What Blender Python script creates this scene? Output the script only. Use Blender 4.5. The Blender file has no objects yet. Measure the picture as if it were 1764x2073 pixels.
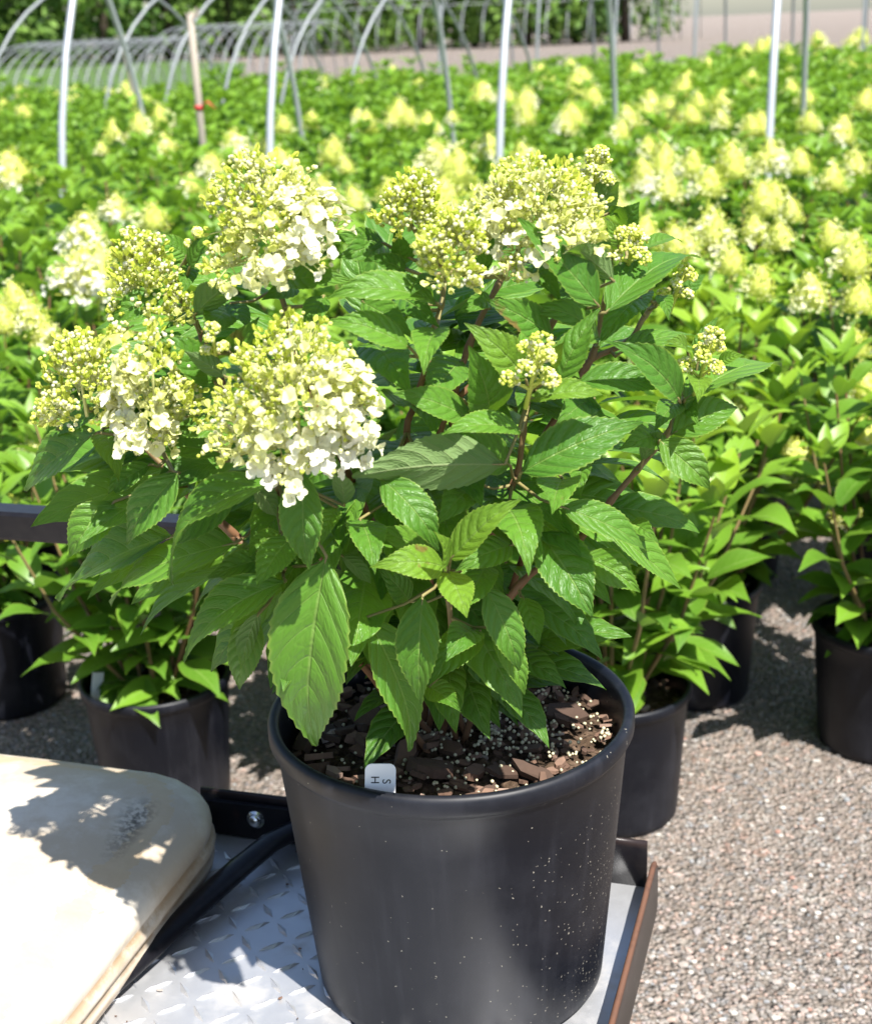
import bpy, math, random
from mathutils import Vector, Matrix
R=math.radians
V=Vector
rng=random.Random(7)
# ------------------------------------------------------------ camera, light, exposure
sc=bpy.context.scene
COL=sc.collection
F_PX,CX,CY=2830.0,882.0,1036.5
PITCH,ROLL,CAM_H=R(19.2),R(2.5),1.45
_f=V((0,math.cos(PITCH),-math.sin(PITCH)));_r=V((1,0,0));_u=_r.cross(_f)
CR=_r*math.cos(ROLL)-_u*math.sin(ROLL);CU=_u*math.cos(ROLL)+_r*math.sin(ROLL);CF=_f
CAM=V((0,0,CAM_H))
cd=bpy.data.cameras.new('camera');cam=bpy.data.objects.new('camera',cd);COL.objects.link(cam)
m=Matrix((( CR.x,CU.x,-CF.x,0),(CR.y,CU.y,-CF.y,0),(CR.z,CU.z,-CF.z,CAM_H),(0,0,0,1)))
cam.matrix_world=m
cd.sensor_fit='VERTICAL';cd.sensor_height=23.5;cd.lens=F_PX/2073.0*23.5
cd.clip_start=.05;cd.clip_end=2000
cd.dof.use_dof=True;cd.dof.focus_distance=1.24;cd.dof.aperture_fstop=5.6
sc.camera=cam
SUN=V((.27,-.43,.86)).normalized()
w=bpy.data.worlds.new('World');sc.world=w;w.use_nodes=True
nt=w.node_tree;bg=nt.nodes['Background']
sky=nt.nodes.new('ShaderNodeTexSky');sky.sky_type='NISHITA';sky.sun_disc=False
sky.sun_elevation=math.asin(SUN.z);sky.sun_rotation=math.atan2(SUN.x,SUN.y)
nt.links.new(sky.outputs[0],bg.inputs[0]);bg.inputs[1].default_value=.085
ld=bpy.data.lights.new('sun','SUN');ld.energy=5.0;ld.angle=R(.55);ld.color=(1,.96,.9)
lo=bpy.data.objects.new('sun',ld);COL.objects.link(lo);lo.rotation_euler=SUN.to_track_quat('Z','Y').to_euler()
sc.view_settings.view_transform='Standard';sc.view_settings.look='None'
sc.view_settings.exposure=1.12;sc.view_settings.gamma=1
sc.render.engine='CYCLES'
sc.cycles.max_bounces=7;sc.cycles.transmission_bounces=5;sc.cycles.sample_clamp_indirect=4
# ------------------------------------------------------------ helpers
def ray(px,py): return CR*((px-CX)/F_PX)-CU*((py-CY)/F_PX)+CF
def atY(px,py,Y): d=ray(px,py);return CAM+d*(Y/d.y)
def atZ(px,py,z): d=ray(px,py);return CAM+d*((z-CAM_H)/d.z)
def proj(p):
    v=V(p)-CAM;z=v.dot(CF);return CX+F_PX*v.dot(CR)/z,CY-F_PX*v.dot(CU)/z,z
def lerp(a,b,t): return a+(b-a)*t
def interp(x,xs,ys):
    for i in range(len(xs)-1):
        if x<=xs[i+1]: return ys[i]+(ys[i+1]-ys[i])*max(0,(x-xs[i]))/(xs[i+1]-xs[i])
    return ys[-1]
class MB:
    """collects geometry and links it as one mesh object"""
    def __init__(s): s.v=[];s.f=[];s.uv=[];s.c=[];s.mi=[];s.cur=0;s.tint=(.5,0,0,1)
    def vert(s,p,uv=(0,0),c=None): s.v.append(tuple(p));s.uv.append(uv);s.c.append(c or s.tint);return len(s.v)-1
    def face(s,*ids): s.f.append(ids);s.mi.append(s.cur)
    def grid(s,rows,close=False):
        """rows of vertex ids"""
        for a,b in zip(rows,rows[1:]):
            n=len(a)
            for i in range(n if close else n-1):
                j=(i+1)%n;s.face(a[i],a[j],b[j],b[i])
    def tube(s,pts,rad,n=6,caps=True,flat=1.0,upv=None):
        pts=[V(p) for p in pts];rows=[]
        prev=None
        for i,p in enumerate(pts):
            t=(pts[min(i+1,len(pts)-1)]-pts[max(i-1,0)]).normalized()
            if prev is None:
                a=upv or (V((0,0,1)) if abs(t.z)<.9 else V((1,0,0)))
                x=t.cross(a).normalized()
            else: x=(prev-t*prev.dot(t)).normalized()
            prev=x;y=t.cross(x)
            r=rad[i] if isinstance(rad,(list,tuple)) else rad
            L=i/max(1,len(pts)-1)
            rows.append([s.vert(p+x*(r*math.cos(2*math.pi*k/n))+y*(r*flat*math.sin(2*math.pi*k/n)),(k/n,L)) for k in range(n)])
        s.grid(rows,True)
        if caps: s.face(*rows[0][::-1]);s.face(*rows[-1])
    def box(s,c,size,M=None):
        c=V(c);h=V(size)/2;ids=[]
        for x in(-1,1):
            for y in(-1,1):
                for z in(-1,1):
                    p=V((x*h.x,y*h.y,z*h.z));p=(M@p if M else p)+c;ids.append(s.vert(p))
        for q in((0,1,3,2),(4,6,7,5),(0,4,5,1),(2,3,7,6),(0,2,6,4),(1,5,7,3)): s.face(*[ids[i] for i in q])
    def lathe(s,prof,n=48,c=(0,0,0),closed=False):
        c=V(c);rows=[]
        for r,z in prof: rows.append([s.vert(c+V((r*math.cos(2*math.pi*k/n),r*math.sin(2*math.pi*k/n),z)),(k/n,z)) for k in range(n)])
        s.grid(rows,True)
        return rows
    def ico(s,c,r,sub=1,sq=V((1,1,1))):
        c=V(c);base=len(s.v)
        vs,fs=ICO[sub]
        for p in vs: s.vert(c+V((p[0]*r*sq.x,p[1]*r*sq.y,p[2]*r*sq.z)))
        for f in fs: s.face(base+f[0],base+f[1],base+f[2])
    def mesh(s,name,mats,smooth=True):
        me=bpy.data.meshes.new(name);me.from_pydata(s.v,[],s.f);me.validate()
        if not isinstance(mats,(list,tuple)): mats=[mats]
        for m_ in mats: me.materials.append(m_)
        if len(me.polygons)==len(s.f):
            me.polygons.foreach_set('material_index',s.mi)
            me.polygons.foreach_set('use_smooth',[smooth]*len(s.f))
        uvl=me.uv_layers.new(name='UVMap')
        li=[0]*len(me.loops);me.loops.foreach_get('vertex_index',li)
        uvl.data.foreach_set('uv',[x for i in li for x in s.uv[i]])
        ca=me.attributes.new('tint','FLOAT_COLOR','POINT')
        ca.data.foreach_set('color',[x for c in s.c for x in c])
        me.update();return me
    def build(s,name,mats,parent=None,smooth=True,auto=None):
        me=s.mesh(name,mats,smooth)
        if auto: me.set_sharp_from_angle(angle=R(auto))
        return link(name,me,parent)
def link(name,me,parent=None):
    o=bpy.data.objects.new(name,me);COL.objects.link(o)
    if parent: o.parent=parent
    return o
def tag(o,label=None,cat=None,group=None,kind=None):
    if label:o['label']=label
    if cat:o['category']=cat
    if group:o['group']=group
    if kind:o['kind']=kind
    return o
def empty(name,loc=(0,0,0),rz=0):
    o=bpy.data.objects.new(name,None);COL.objects.link(o);o.location=loc;o.rotation_euler=(0,0,rz);o.empty_display_size=.1;return o
def part(name,me,parent):
    """a child whose mesh is in world coordinates"""
    o=link(name,me,parent);o.matrix_parent_inverse=Matrix.Translation(-V(root_loc(parent)));return o
def root_loc(o):
    l=V(o.location)
    while o.parent: o=o.parent;l+=V(o.location)
    return l
def make_ico(sub):
    t=(1+5**.5)/2
    v=[V(p).normalized() for p in((-1,t,0),(1,t,0),(-1,-t,0),(1,-t,0),(0,-1,t),(0,1,t),(0,-1,-t),(0,1,-t),(t,0,-1),(t,0,1),(-t,0,-1),(-t,0,1))]
    f=[(0,11,5),(0,5,1),(0,1,7),(0,7,10),(0,10,11),(1,5,9),(5,11,4),(11,10,2),(10,7,6),(7,1,8),(3,9,4),(3,4,2),(3,2,6),(3,6,8),(3,8,9),(4,9,5),(2,4,11),(6,2,10),(8,6,7),(9,8,1)]
    for _ in range(sub-1):
        g=[];mid={}
        def md(a,b):
            k=(min(a,b),max(a,b))
            if k not in mid: v.append(((v[a]+v[b])/2).normalized());mid[k]=len(v)-1
            return mid[k]
        for a,b,c in f:
            x,y,z=md(a,b),md(b,c),md(c,a);g+=[(a,x,z),(b,y,x),(c,z,y),(x,y,z)]
        f=g
    return v,f
ICO={1:make_ico(1),2:make_ico(2)}
# ------------------------------------------------------------ materials
class NT:
    def __init__(s,name):
        s.m=bpy.data.materials.new(name);s.m.use_nodes=True;s.t=s.m.node_tree;s.b=s.t.nodes['Principled BSDF'];s.out=s.t.nodes['Material Output']
    def n(s,typ,**kw):
        x=s.t.nodes.new('ShaderNode'+typ)
        for k,v in kw.items(): setattr(x,k,v)
        return x
    def l(s,a,b): s.t.links.new(a,b)
    def sock(s,i,v):
        if isinstance(v,bpy.types.NodeSocket): s.l(v,i)
        else: i.default_value=v
    def math(s,op,a,b=0.0,c=0.0,clamp=False):
        x=s.n('Math',operation=op,use_clamp=clamp)
        s.sock(x.inputs[0],a);s.sock(x.inputs[1],b);s.sock(x.inputs[2],c);return x.outputs[0]
    def mix(s,f,a,b,mode='MIX'):
        x=s.n('Mix',data_type='RGBA',blend_type=mode);s.sock(x.inputs[0],f)
        for i,v in((6,a),(7,b)):
            s.sock(x.inputs[i],v if isinstance(v,bpy.types.NodeSocket) else (*v,1) if len(v)==3 else v)
        return x.outputs[2]
    def step(s,v,a,b,o0=0.,o1=1.):
        x=s.n('MapRange',interpolation_type='SMOOTHSTEP');s.sock(x.inputs[0],v)
        for i,k in((1,a),(2,b),(3,o0),(4,o1)): s.sock(x.inputs[i],k)
        return x.outputs[0]
    def noise(s,vec,scale,detail=4,rough=.55):
        x=s.n('TexNoise');s.l(vec,x.inputs['Vector']);x.inputs['Scale'].default_value=scale;x.inputs['Detail'].default_value=detail;x.inputs['Roughness'].default_value=rough;return x
    def voro(s,vec,scale,feature='F1',rand=1.0):
        x=s.n('TexVoronoi',feature=feature);s.l(vec,x.inputs['Vector']);x.inputs['Scale'].default_value=scale;x.inputs['Randomness'].default_value=rand;return x
    def co(s,which='Object'): return s.n('TexCoord').outputs[which]
    def attr(s,name='tint'):
        a=s.n('Attribute',attribute_name=name);q=s.n('SeparateColor');s.l(a.outputs['Color'],q.inputs[0]);return q.outputs
    def ramp(s,f,stops):
        x=s.n('ValToRGB');s.sock(x.inputs[0],f)
        e=x.color_ramp.elements
        while len(e)<len(stops): e.new(.5)
        for i,(p,c) in enumerate(stops): e[i].position=p;e[i].color=(*c,1)
        return x.outputs[0]
    def bump(s,h,strength=.4,dist=.002,prev=None):
        x=s.n('Bump');s.sock(x.inputs['Height'],h);x.inputs['Strength'].default_value=strength;x.inputs['Distance'].default_value=dist
        if prev is not None:s.l(prev,x.inputs['Normal'])
        return x.outputs[0]
    def set(s,**kw):
        names=dict(col='Base Color',rough='Roughness',metal='Metallic',spec='Specular IOR Level',norm='Normal',coat='Coat Weight',sss='Subsurface Weight')
        for k,v in kw.items():
            i=s.b.inputs[names[k]]
            s.sock(i,(*v,1) if isinstance(v,tuple) and len(v)==3 else v)
        return s.m
    def translucent(s,col,fac,norm=None):
        t=s.n('BsdfTranslucent');s.sock(t.inputs[0],col if isinstance(col,bpy.types.NodeSocket) else (*col,1))
        if norm is not None:s.l(norm,t.inputs[1])
        x=s.n('MixShader');s.sock(x.inputs[0],fac);s.l(s.b.outputs[0],x.inputs[1]);s.l(t.outputs[0],x.inputs[2]);s.l(x.outputs[0],s.out.inputs[0])
        return s.m
def leaf_mat(name,fine=True,base=((.046,.160,.014),(.108,.262,.023)),young=(.15,.28,.02)):
    k=NT(name);uv=k.n('UVMap').outputs[0];sp=k.n('SeparateXYZ');k.l(uv,sp.inputs[0]);u,v=sp.outputs[0],sp.outputs[1]
    a=k.attr();au=k.math('ABSOLUTE',u)
    c=k.mix(a[0],base[0],base[1]);c=k.mix(a[1],c,young)
    nz=k.noise(k.co(),35,3);c=k.mix(k.math('MULTIPLY',nz.outputs[0],.35),c,(.10,.19,.03))
    bend=k.math('MULTIPLY',k.math('POWER',au,1.4),.26)
    q=k.math('MULTIPLY',k.math('SUBTRACT',v,bend),6.6)
    fr=k.math('ABSOLUTE',k.math('SUBTRACT',k.math('FRACT',q),.5))
    side=k.step(fr,.44,.495);mid=k.step(au,.065,.015)
    vein=k.math('MAXIMUM',k.math('MULTIPLY',side,.55),mid)
    vein=k.math('MULTIPLY',vein,k.step(au,1.0,.8))
    c=k.mix(k.math('MULTIPLY',vein,.62),c,(.22,.34,.08))
    edge=k.step(au,.9,.99);c=k.mix(k.math('MULTIPLY',edge,.55),c,(.26,.36,.06))
    bf=k.n('NewGeometry').outputs['Backfacing']
    under=k.mix(k.math('MULTIPLY',vein,.75),(.16,.25,.09),(.32,.38,.18))
    under=k.mix(a[1],under,(.2,.3,.06))
    # brown age spots
    sp_=k.noise(k.co(),38,3);spot=k.math('MULTIPLY',k.step(sp_.outputs[0],.66,.72),a[2]);c=k.mix(spot,c,(.16,.10,.03))
    c2=k.mix(bf,c,under)
    if fine:
        vv=k.n('CombineXYZ');k.l(k.math('MULTIPLY',u,3.0),vv.inputs[0]);k.l(k.math('MULTIPLY',k.math('SUBTRACT',v,bend),13.0),vv.inputs[1])
        vo=k.voro(vv.outputs[0],1.6,'DISTANCE_TO_EDGE');net=k.step(vo.outputs[0],0,.22)
        h=k.math('SUBTRACT',k.math('MULTIPLY',net,.22),k.math('MULTIPLY',vein,.8))
        pill=k.math('MULTIPLY',k.step(fr,.5,.1),.8);h=k.math('ADD',h,pill)
        nb=k.bump(h,.7,.0017);k.set(norm=nb)
        c2=k.mix(k.math('MULTIPLY',k.math('SUBTRACT',1.0,net),.16),c2,(.14,.24,.05))
    k.set(col=c2,rough=k.math('ADD',.41,k.math('MULTIPLY',bf,.3)),spec=.40)
    tc=k.mix(a[1],(.20,.42,.02),(.42,.62,.03))
    return k.translucent(tc,.30)
M={}
M['leaf']=leaf_mat('hydrangea_leaf',True)
M['bgleaf']=leaf_mat('bed_leaf',False,((.06,.165,.014),(.17,.34,.025)),(.28,.44,.025))
def stem_mat():
    k=NT('woody_stem');a=k.attr();nz=k.noise(k.co(),60,3)
    c=k.mix(a[0],(.20,.095,.045),(.30,.29,.10));c=k.mix(k.math('MULTIPLY',nz.outputs[0],.5),c,(.10,.06,.03))
    return k.set(col=c,rough=.6,norm=k.bump(nz.outputs[0],.3,.001))
M['stem']=stem_mat()
def petal_mat():
    k=NT('flower_petal');a=k.attr();nz=k.noise(k.co(),90,2)
    c=k.ramp(a[0],[(0,(.54,.66,.05)),(.3,(.76,.81,.16)),(.65,(.85,.85,.46)),(1,(.88,.87,.77))])
    c=k.mix(k.math('MULTIPLY',nz.outputs[0],.12),c,(.6,.65,.2))
    k.set(col=c,rough=.55,spec=.3)
    return k.translucent(c,.32)
M['petal']=petal_mat()
def simple(name,c,rough=.5,metal=0,spec=.5):
    k=NT(name);return k.set(col=c,rough=rough,metal=metal,spec=spec)
def pot_mat():
    k=NT('black_plastic');co=k.co();a=k.attr()
    nz=k.noise(co,7,7,.7);fine=k.noise(co,180,2)
    st=k.n('Mapping');k.l(co,st.inputs[0]);st.inputs['Scale'].default_value=(60,60,2.0);sn=k.noise(st.outputs[0],1,3)
    dust=k.math('MULTIPLY',k.step(nz.outputs[0],.42,.75),.55)
    dust=k.math('ADD',dust,k.math('MULTIPLY',k.step(sn.outputs[0],.48,.75),.35))
    c=k.mix(dust,(.003,.0038,.0075),(.023,.024,.031))
    # pale mineral splashes (attribute G = how splashed the wall is)
    wp=k.noise(co,300,2);va=k.n('VectorMath',operation='MULTIPLY_ADD');k.l(wp.outputs['Color'],va.inputs[0]);va.inputs[1].default_value=(.004,.004,.004);k.l(co,va.inputs[2]);co=va.outputs[0];vo=k.voro(co,260);sel=k.voro(co,210);r=k.n('SeparateColor');k.l(vo.outputs['Color'],r.inputs[0])
    dot=k.math('MULTIPLY',k.step(vo.outputs['Distance'],.27,.12),k.math('LESS_THAN',r.outputs[0],k.math('MULTIPLY',a[1],.5)))
    vo2=k.voro(co,120);r2=k.n('SeparateColor');k.l(vo2.outputs['Color'],r2.inputs[0])
    dot2=k.math('MULTIPLY',k.step(vo2.outputs['Distance'],.22,.1),k.math('LESS_THAN',r2.outputs[1],k.math('MULTIPLY',a[1],.08)))
    c=k.mix(dot,c,(.24,.22,.18))
    ro=k.math('ADD',.34,k.math('MULTIPLY',nz.outputs[0],.25))
    return k.set(col=c,rough=ro,spec=.34,norm=k.bump(fine.outputs[0],.08,.0006))
M['pot']=pot_mat()
def soil_mat():
    k=NT('potting_soil');co=k.co();a=k.noise(co,55,6,.7);b=k.voro(co,120)
    c=k.ramp(a.outputs[0],[(.3,(.025,.016,.010)),(.5,(.075,.048,.030)),(.7,(.17,.115,.08))])
    return k.set(col=c,rough=.95,spec=.2,norm=k.bump(k.math('ADD',a.outputs[0],b.outputs['Distance']),1,.006))
M['soil']=soil_mat()
def bark_mat():
    k=NT('bark_chip');a=k.attr();nz=k.noise(k.co(),90,4)
    c=k.ramp(a[0],[(0,(.065,.036,.023)),(.4,(.18,.10,.064)),(.75,(.34,.21,.15)),(1,(.46,.40,.35))])
    c=k.mix(k.math('MULTIPLY',nz.outputs[0],.6),c,(.03,.018,.012))
    return k.set(col=c,rough=.85,norm=k.bump(nz.outputs[0],.6,.002))
M['bark']=bark_mat()
M['prill']=simple('fertilizer_prill',(.55,.50,.33),.45)
def gravel_mat():
    k=NT('gravel');co=k.co('Object')
    big=k.noise(co,.35,6,.7);v1=k.voro(co,120);v2=k.voro(co,55);v3=k.voro(co,260)
    def colour(v):
        r=k.n('SeparateColor');k.l(v.outputs['Color'],r.inputs[0])
        return k.ramp(r.outputs[0],[(0,(.10,.095,.09)),(.25,(.23,.20,.18)),(.5,(.33,.285,.25)),(.68,(.36,.26,.21)),(.82,(.21,.22,.235)),(.92,(.48,.45,.40)),(1,(.28,.16,.12))]),r.outputs[1]
    c1,s1=colour(v1);c2,s2=colour(v2);c3,s3=colour(v3)
    c=k.mix(k.math('GREATER_THAN',s2,.62),c1,c2);c=k.mix(.3,c,c3)
    gap=k.step(v1.outputs['Distance'],.35,.62);c=k.mix(k.math('MULTIPLY',gap,.6),c,(.14,.115,.09))
    c=k.mix(k.math('MULTIPLY',k.step(big.outputs[0],.45,.7),.35),c,(.21,.155,.12))
    h=k.math('SUBTRACT',1.0,v1.outputs['Distance']);h=k.math('ADD',h,k.math('MULTIPLY',v2.outputs['Distance'],-.8))
    return k.set(col=c,rough=.9,spec=.25,norm=k.bump(h,1,.012))
M['gravel']=gravel_mat()
def stone_mat():
    k=NT('loose_stone');a=k.attr();nz=k.noise(k.co(),150,3)
    c=k.ramp(a[0],[(0,(.10,.10,.10)),(.2,(.23,.21,.19)),(.45,(.36,.32,.29)),(.65,(.41,.29,.24)),(.8,(.23,.25,.27)),(.93,(.55,.52,.47)),(1,(.32,.15,.11))])
    c=k.mix(k.math('MULTIPLY',nz.outputs[0],.4),c,(.2,.17,.14))
    return k.set(col=c,rough=.85)
M['stone']=stone_mat()
def galv_mat():
    k=NT('galvanized_pipe');nz=k.noise(k.co(),8,3);c=k.mix(nz.outputs[0],(.36,.39,.42),(.52,.55,.58))
    return k.set(col=c,rough=.42,metal=.35)
M['pipe']=galv_mat()
def plate_mat():
    k=NT('tread_plate');co=k.co();a=k.noise(co,7,5,.65);b=k.noise(co,60,4)
    c=k.mix(a.outputs[0],(.50,.51,.53),(.66,.67,.69));dirt=k.step(a.outputs[0],.5,.68);c=k.mix(k.math('MULTIPLY',dirt,.6),c,(.30,.26,.21))
    ro=k.math('ADD',.26,k.math('MULTIPLY',b.outputs[0],.25));me=k.math('SUBTRACT',.66,k.math('MULTIPLY',dirt,.5))
    return k.set(col=c,rough=ro,metal=me,norm=k.bump(b.outputs[0],.15,.002))
M['plate']=plate_mat()
def blackmetal(name,rust):
    k=NT(name);co=k.co();a=k.noise(co,14,6,.7);b=k.noise(co,90,3);at=k.attr()
    f=k.math('MULTIPLY',k.step(a.outputs[0],.62-.3*rust,.75-.3*rust),max(.15,rust));c0=(.0035,.004,.0075);f=k.math('MAXIMUM',f,k.math('MULTIPLY',at[1],k.step(a.outputs[0],.25,.5)))
    c=k.mix(f,c0,(.15,.068,.04));c=k.mix(k.math('MULTIPLY',b.outputs[0],.25+rust),c,(.055,.05,.045))
    return k.set(spec=.22,col=c,rough=k.math('ADD',.28,k.math('MULTIPLY',f,.5)),norm=k.bump(b.outputs[0],.15,.001))
M['black']=blackmetal('black_painted_steel',0)
M['rusty']=blackmetal('rusted_steel',.12)
M['bolt']=simple('zinc_bolt',(.72,.72,.72),.18,1)
def vinyl_mat():
    k=NT('cream_vinyl');co=k.co();a=k.attr();n1=k.noise(co,12,6,.68);n2=k.noise(co,38,5,.7);n3=k.noise(co,140,3)
    c=k.mix(k.step(k.noise(co,4.5,6,.7).outputs[0],.42,.6),(.46,.385,.29),(.59,.54,.46))
    # tan peeled band: attribute R peaks on the worn strip along the edge
    m_=k.math('ADD',k.math('MULTIPLY',n1.outputs[0],.8),k.math('MULTIPLY',n2.outputs[0],.75));m_=k.math('ADD',m_,k.math('MULTIPLY',a[0],.62))
    peel=k.step(m_,1.2,1.24);c=k.mix(k.math('MULTIPLY',peel,.8),c,k.mix(n2.outputs[0],(.54,.43,.28),(.42,.31,.19)))
    # brown grime on the welt (G) and black mould in the crease (B)
    c=k.mix(k.math('MULTIPLY',a[1],k.step(n2.outputs[0],.25,.6)),c,(.33,.22,.12))
    c=k.mix(k.math('MULTIPLY',a[2],k.step(n3.outputs[0],.38,.6)),c,(.07,.06,.045))
    return k.set(col=c,rough=.5,spec=.35,norm=k.bump(k.math('ADD',n3.outputs[0],k.math('MULTIPLY',peel,-.6)),.32,.0014))
M['vinyl']=vinyl_mat()
M['white']=simple('white_plastic',(.82,.83,.84),.4)
M['ink']=simple('black_ink',(.02,.02,.025),.6)
def grass_mat():
    k=NT('grass');a=k.noise(k.co(),3,6,.7);return k.set(col=k.ramp(a.outputs[0],[(.3,(.03,.07,.012)),(.7,(.085,.15,.022))]),rough=.9)
M['grass']=grass_mat()
def crown_mat():
    k=NT('tree_leaves');a=k.attr();c=k.mix(a[0],(.03,.085,.015),(.20,.34,.055));k.set(col=c,rough=.6,spec=.25);return k.translucent((.10,.20,.02),.2)
M['crown']=crown_mat()
M['trunk']=simple('tree_bark',(.07,.05,.035),.9)
M['tyre']=simple('black_rubber',(.015,.015,.015),.8)
M['oldpipe']=simple('weathered_pipe',(.23,.25,.26),.5,.2)
M['redtape']=simple('red_tape',(.5,.04,.03),.5)
M['wood']=simple('weathered_wood',(.33,.29,.24),.85)
# ------------------------------------------------------------ leaf, flower and pot shapes
PT=[0,.04,.1,.2,.32,.42,.55,.68,.8,.88,.94,.98,1];PW=[0,.26,.55,.84,.985,1,.92,.72,.44,.25,.125,.05,0]
def leaf(mb,B,T,n,W,nl=28,ns=4,arch=.06,tip=.0,fold=.18,teeth=True,wav=.0,ph=0,tint=(.5,0,0,1),quilt=.0,twist=0.):
    """a toothed, veined blade from B to T; n is the way its upper face looks"""
    B=V(B);T=V(T);a=T-B;L=a.length;a/=L
    n=(n-a*n.dot(a)).normalized();lat=a.cross(n).normalized()
    rows=[]
    for i in range(nl+1):
        t=i/nl
        c=B+a*(L*t)+n*(L*(arch*4*t*(1-t)-tip*max(0,t-.55)**2*4))
        w=W*.5*interp(t,PT,PW)
        tw=twist*(t-.4);la=lat*math.cos(tw)+n*math.sin(tw);nn=n*math.cos(tw)-lat*math.sin(tw)
        row=[]
        for j in range(-ns,ns+1):
            s=j/ns;sa=abs(s);fw=0
            off=w*s
            if teeth and sa==1:
                if i%2==1: off*=1.045;fw=.012*L*(1 if 0<t<1 else 0)
                else: off*=.985
            q=math.sin((t-.26*sa**1.4)*6.6*2*math.pi)*quilt*W*sa*(1.1-sa)
            z=sa*w*math.sin(fold)+q+wav*W*math.sin(t*9+ph+(1.9 if s>0 else 0))*sa*sa
            row.append(mb.vert(c+la*(off*math.cos(fold))+nn*z+a*fw,(s,t),tint))
        rows.append(row)
    mb.grid(rows)
def floret(mb,p,d,r,op,tint,rg,rows=3):
    """four-sepalled flower: op 0 is a closed cup, 1 is open flat"""
    d=V(d).normalized();x=d.orthogonal().normalized();y=d.cross(x);a0=rg.uniform(0,6.28)
    for k in range(4):
        an=a0+k*math.pi/2+rg.uniform(-.15,.15);ra=x*math.cos(an)+y*math.sin(an);la=d.cross(ra)
        o=op*(1 if k%2 else .86)+rg.uniform(-.08,.08);th=lerp(.16,1.35,o);R_=r*rg.uniform(.85,1.12);ids=[]
        for i in range(rows+1):
            t=i/rows;ang=th*(.55+.6*t) if op>.3 else th*(1.2-.7*t)
            c=p+(ra*math.sin(ang)+d*math.cos(ang))*(R_*t)
            hw=R_*.42*interp(t,[0,.3,.65,.9,1],[.14,.62,1,.72,.34])
            cup=hw*.32
            ids.append([mb.vert(c-la*hw+d*cup*(1 if op>.3 else .2)-ra*(cup*(1.3 if op<=.3 else 0)),(0,t),tint),mb.vert(c,(.5,t),tint),mb.vert(c+la*hw+d*cup*(1 if op>.3 else .2)-ra*(cup*(1.3 if op<=.3 else 0)),(1,t),tint)])
        mb.grid(ids)
def panicle(base,apex,width,nf,nb,white=.5,wd=None,rg=rng,scale=1.0,bead=1,lowp=False,shape=.62,kind='full',mint=.14):
    """returns (sepals, buds, stalks) builders of one cone-shaped flower head"""
    base=V(base);apex=V(apex);ax=apex-base;H=ax.length;ax/=H
    x=ax.orthogonal().normalized();y=ax.cross(x)
    S,Bd,K=MB(),MB(),MB()
    lime=(.15,0,0,1)
    K.tint=(.55,0,0,1)
    if not lowp: K.tube([base-ax*H*.05,base+ax*H*.4,apex-ax*H*.25],[.0018,.0012,.0006],5)
    nc=max(6,nf//(5 if lowp else 6));cl=[]
    for i in range(nc):
        u=(i+.5)/nc;t=1-(1-u)**.62 if kind!='lime' else u**.95
        t=min(1,max(0,t*.98+rg.uniform(-.05,.05)));an=i*2.39996+rg.uniform(-.3,.3)
        rr=width/2*max(.02,(1-t)**shape)*rg.uniform(.68,1.12)
        if t<.15: rr*=rg.uniform(.55,1.08)
        cl.append((t,an,rr,rg.uniform(-.10,.10)))
    for i in range(nf):
        t,an,rr,wj=cl[i%nc];ra=x*math.cos(an)+y*math.sin(an)
        c=base+ax*(H*t)+ra*rr;o=(ra*lerp(1,.25,t)+ax*(.5+.7*t)).normalized()
        j=V((rg.gauss(0,1),rg.gauss(0,1),rg.gauss(0,1)));j=j-o*(j.dot(o)*.55)
        p=c+j*(width*.046)+o*rg.uniform(-.003,.004)
        if i%5==0: q=base+ax*(H*max(0,t-.25));p=p.lerp(q,rg.uniform(.1,.35))
        d=(o*.6+j*.35+V((rg.uniform(-.3,.3),rg.uniform(-.3,.3),rg.uniform(0,.6)))).normalized()
        wh=white*(1.25-1.5*t)+(.42*ra.dot(wd) if wd else 0)+rg.uniform(-.16,.16)+wj
        wh=max(0,min(1,wh))
        if wh>.55: r=lerp(.0062,.0098,rg.random())*scale;op=rg.uniform(.35,.85)
        elif wh>.3: r=lerp(.0055,.0078,rg.random())*scale;op=rg.uniform(.15,.5)
        else: r=rg.uniform(.0042,.0066)*scale;op=rg.uniform(0,.28)
        floret(S,p,d,r,op,(min(1,mint+wh*.9+rg.uniform(-.07,.09)),0,0,1),rg,2 if lowp or wh<.3 else 3)
        if not lowp and (wh>.3 or i%3==0):
            q=base+ax*(H*max(0,t-.16))+ra*(rr*.45)
            K.tube([q,c-o*.008,p],[.0009,.0006,.0005],3,False)
    for i in range(nb):
        t,an,rr,_w=rg.choice(cl);ra=x*math.cos(an)+y*math.sin(an);c=base+ax*(H*t)+ra*rr*rg.uniform(.75,1.03)+V((rg.gauss(0,1),rg.gauss(0,1),rg.gauss(0,1)))*(width*.045)
        for _ in range(rg.randint(2,5)):
            b=c+V((rg.uniform(-1,1),rg.uniform(-1,1),rg.uniform(-.6,1)))*(.0042*scale)
            Bd.tint=(rg.uniform(.35,.95) if rg.random()<.75 else .15,0,0,1)
            Bd.ico(b,rg.uniform(.0013,.0021)*scale,bead)
        if not lowp and i%2:K.tube([base+ax*(H*max(0,t-.12))+ra*(rr*.6),c],[.0008,.0005],3,False)
    return S,Bd,K
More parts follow.
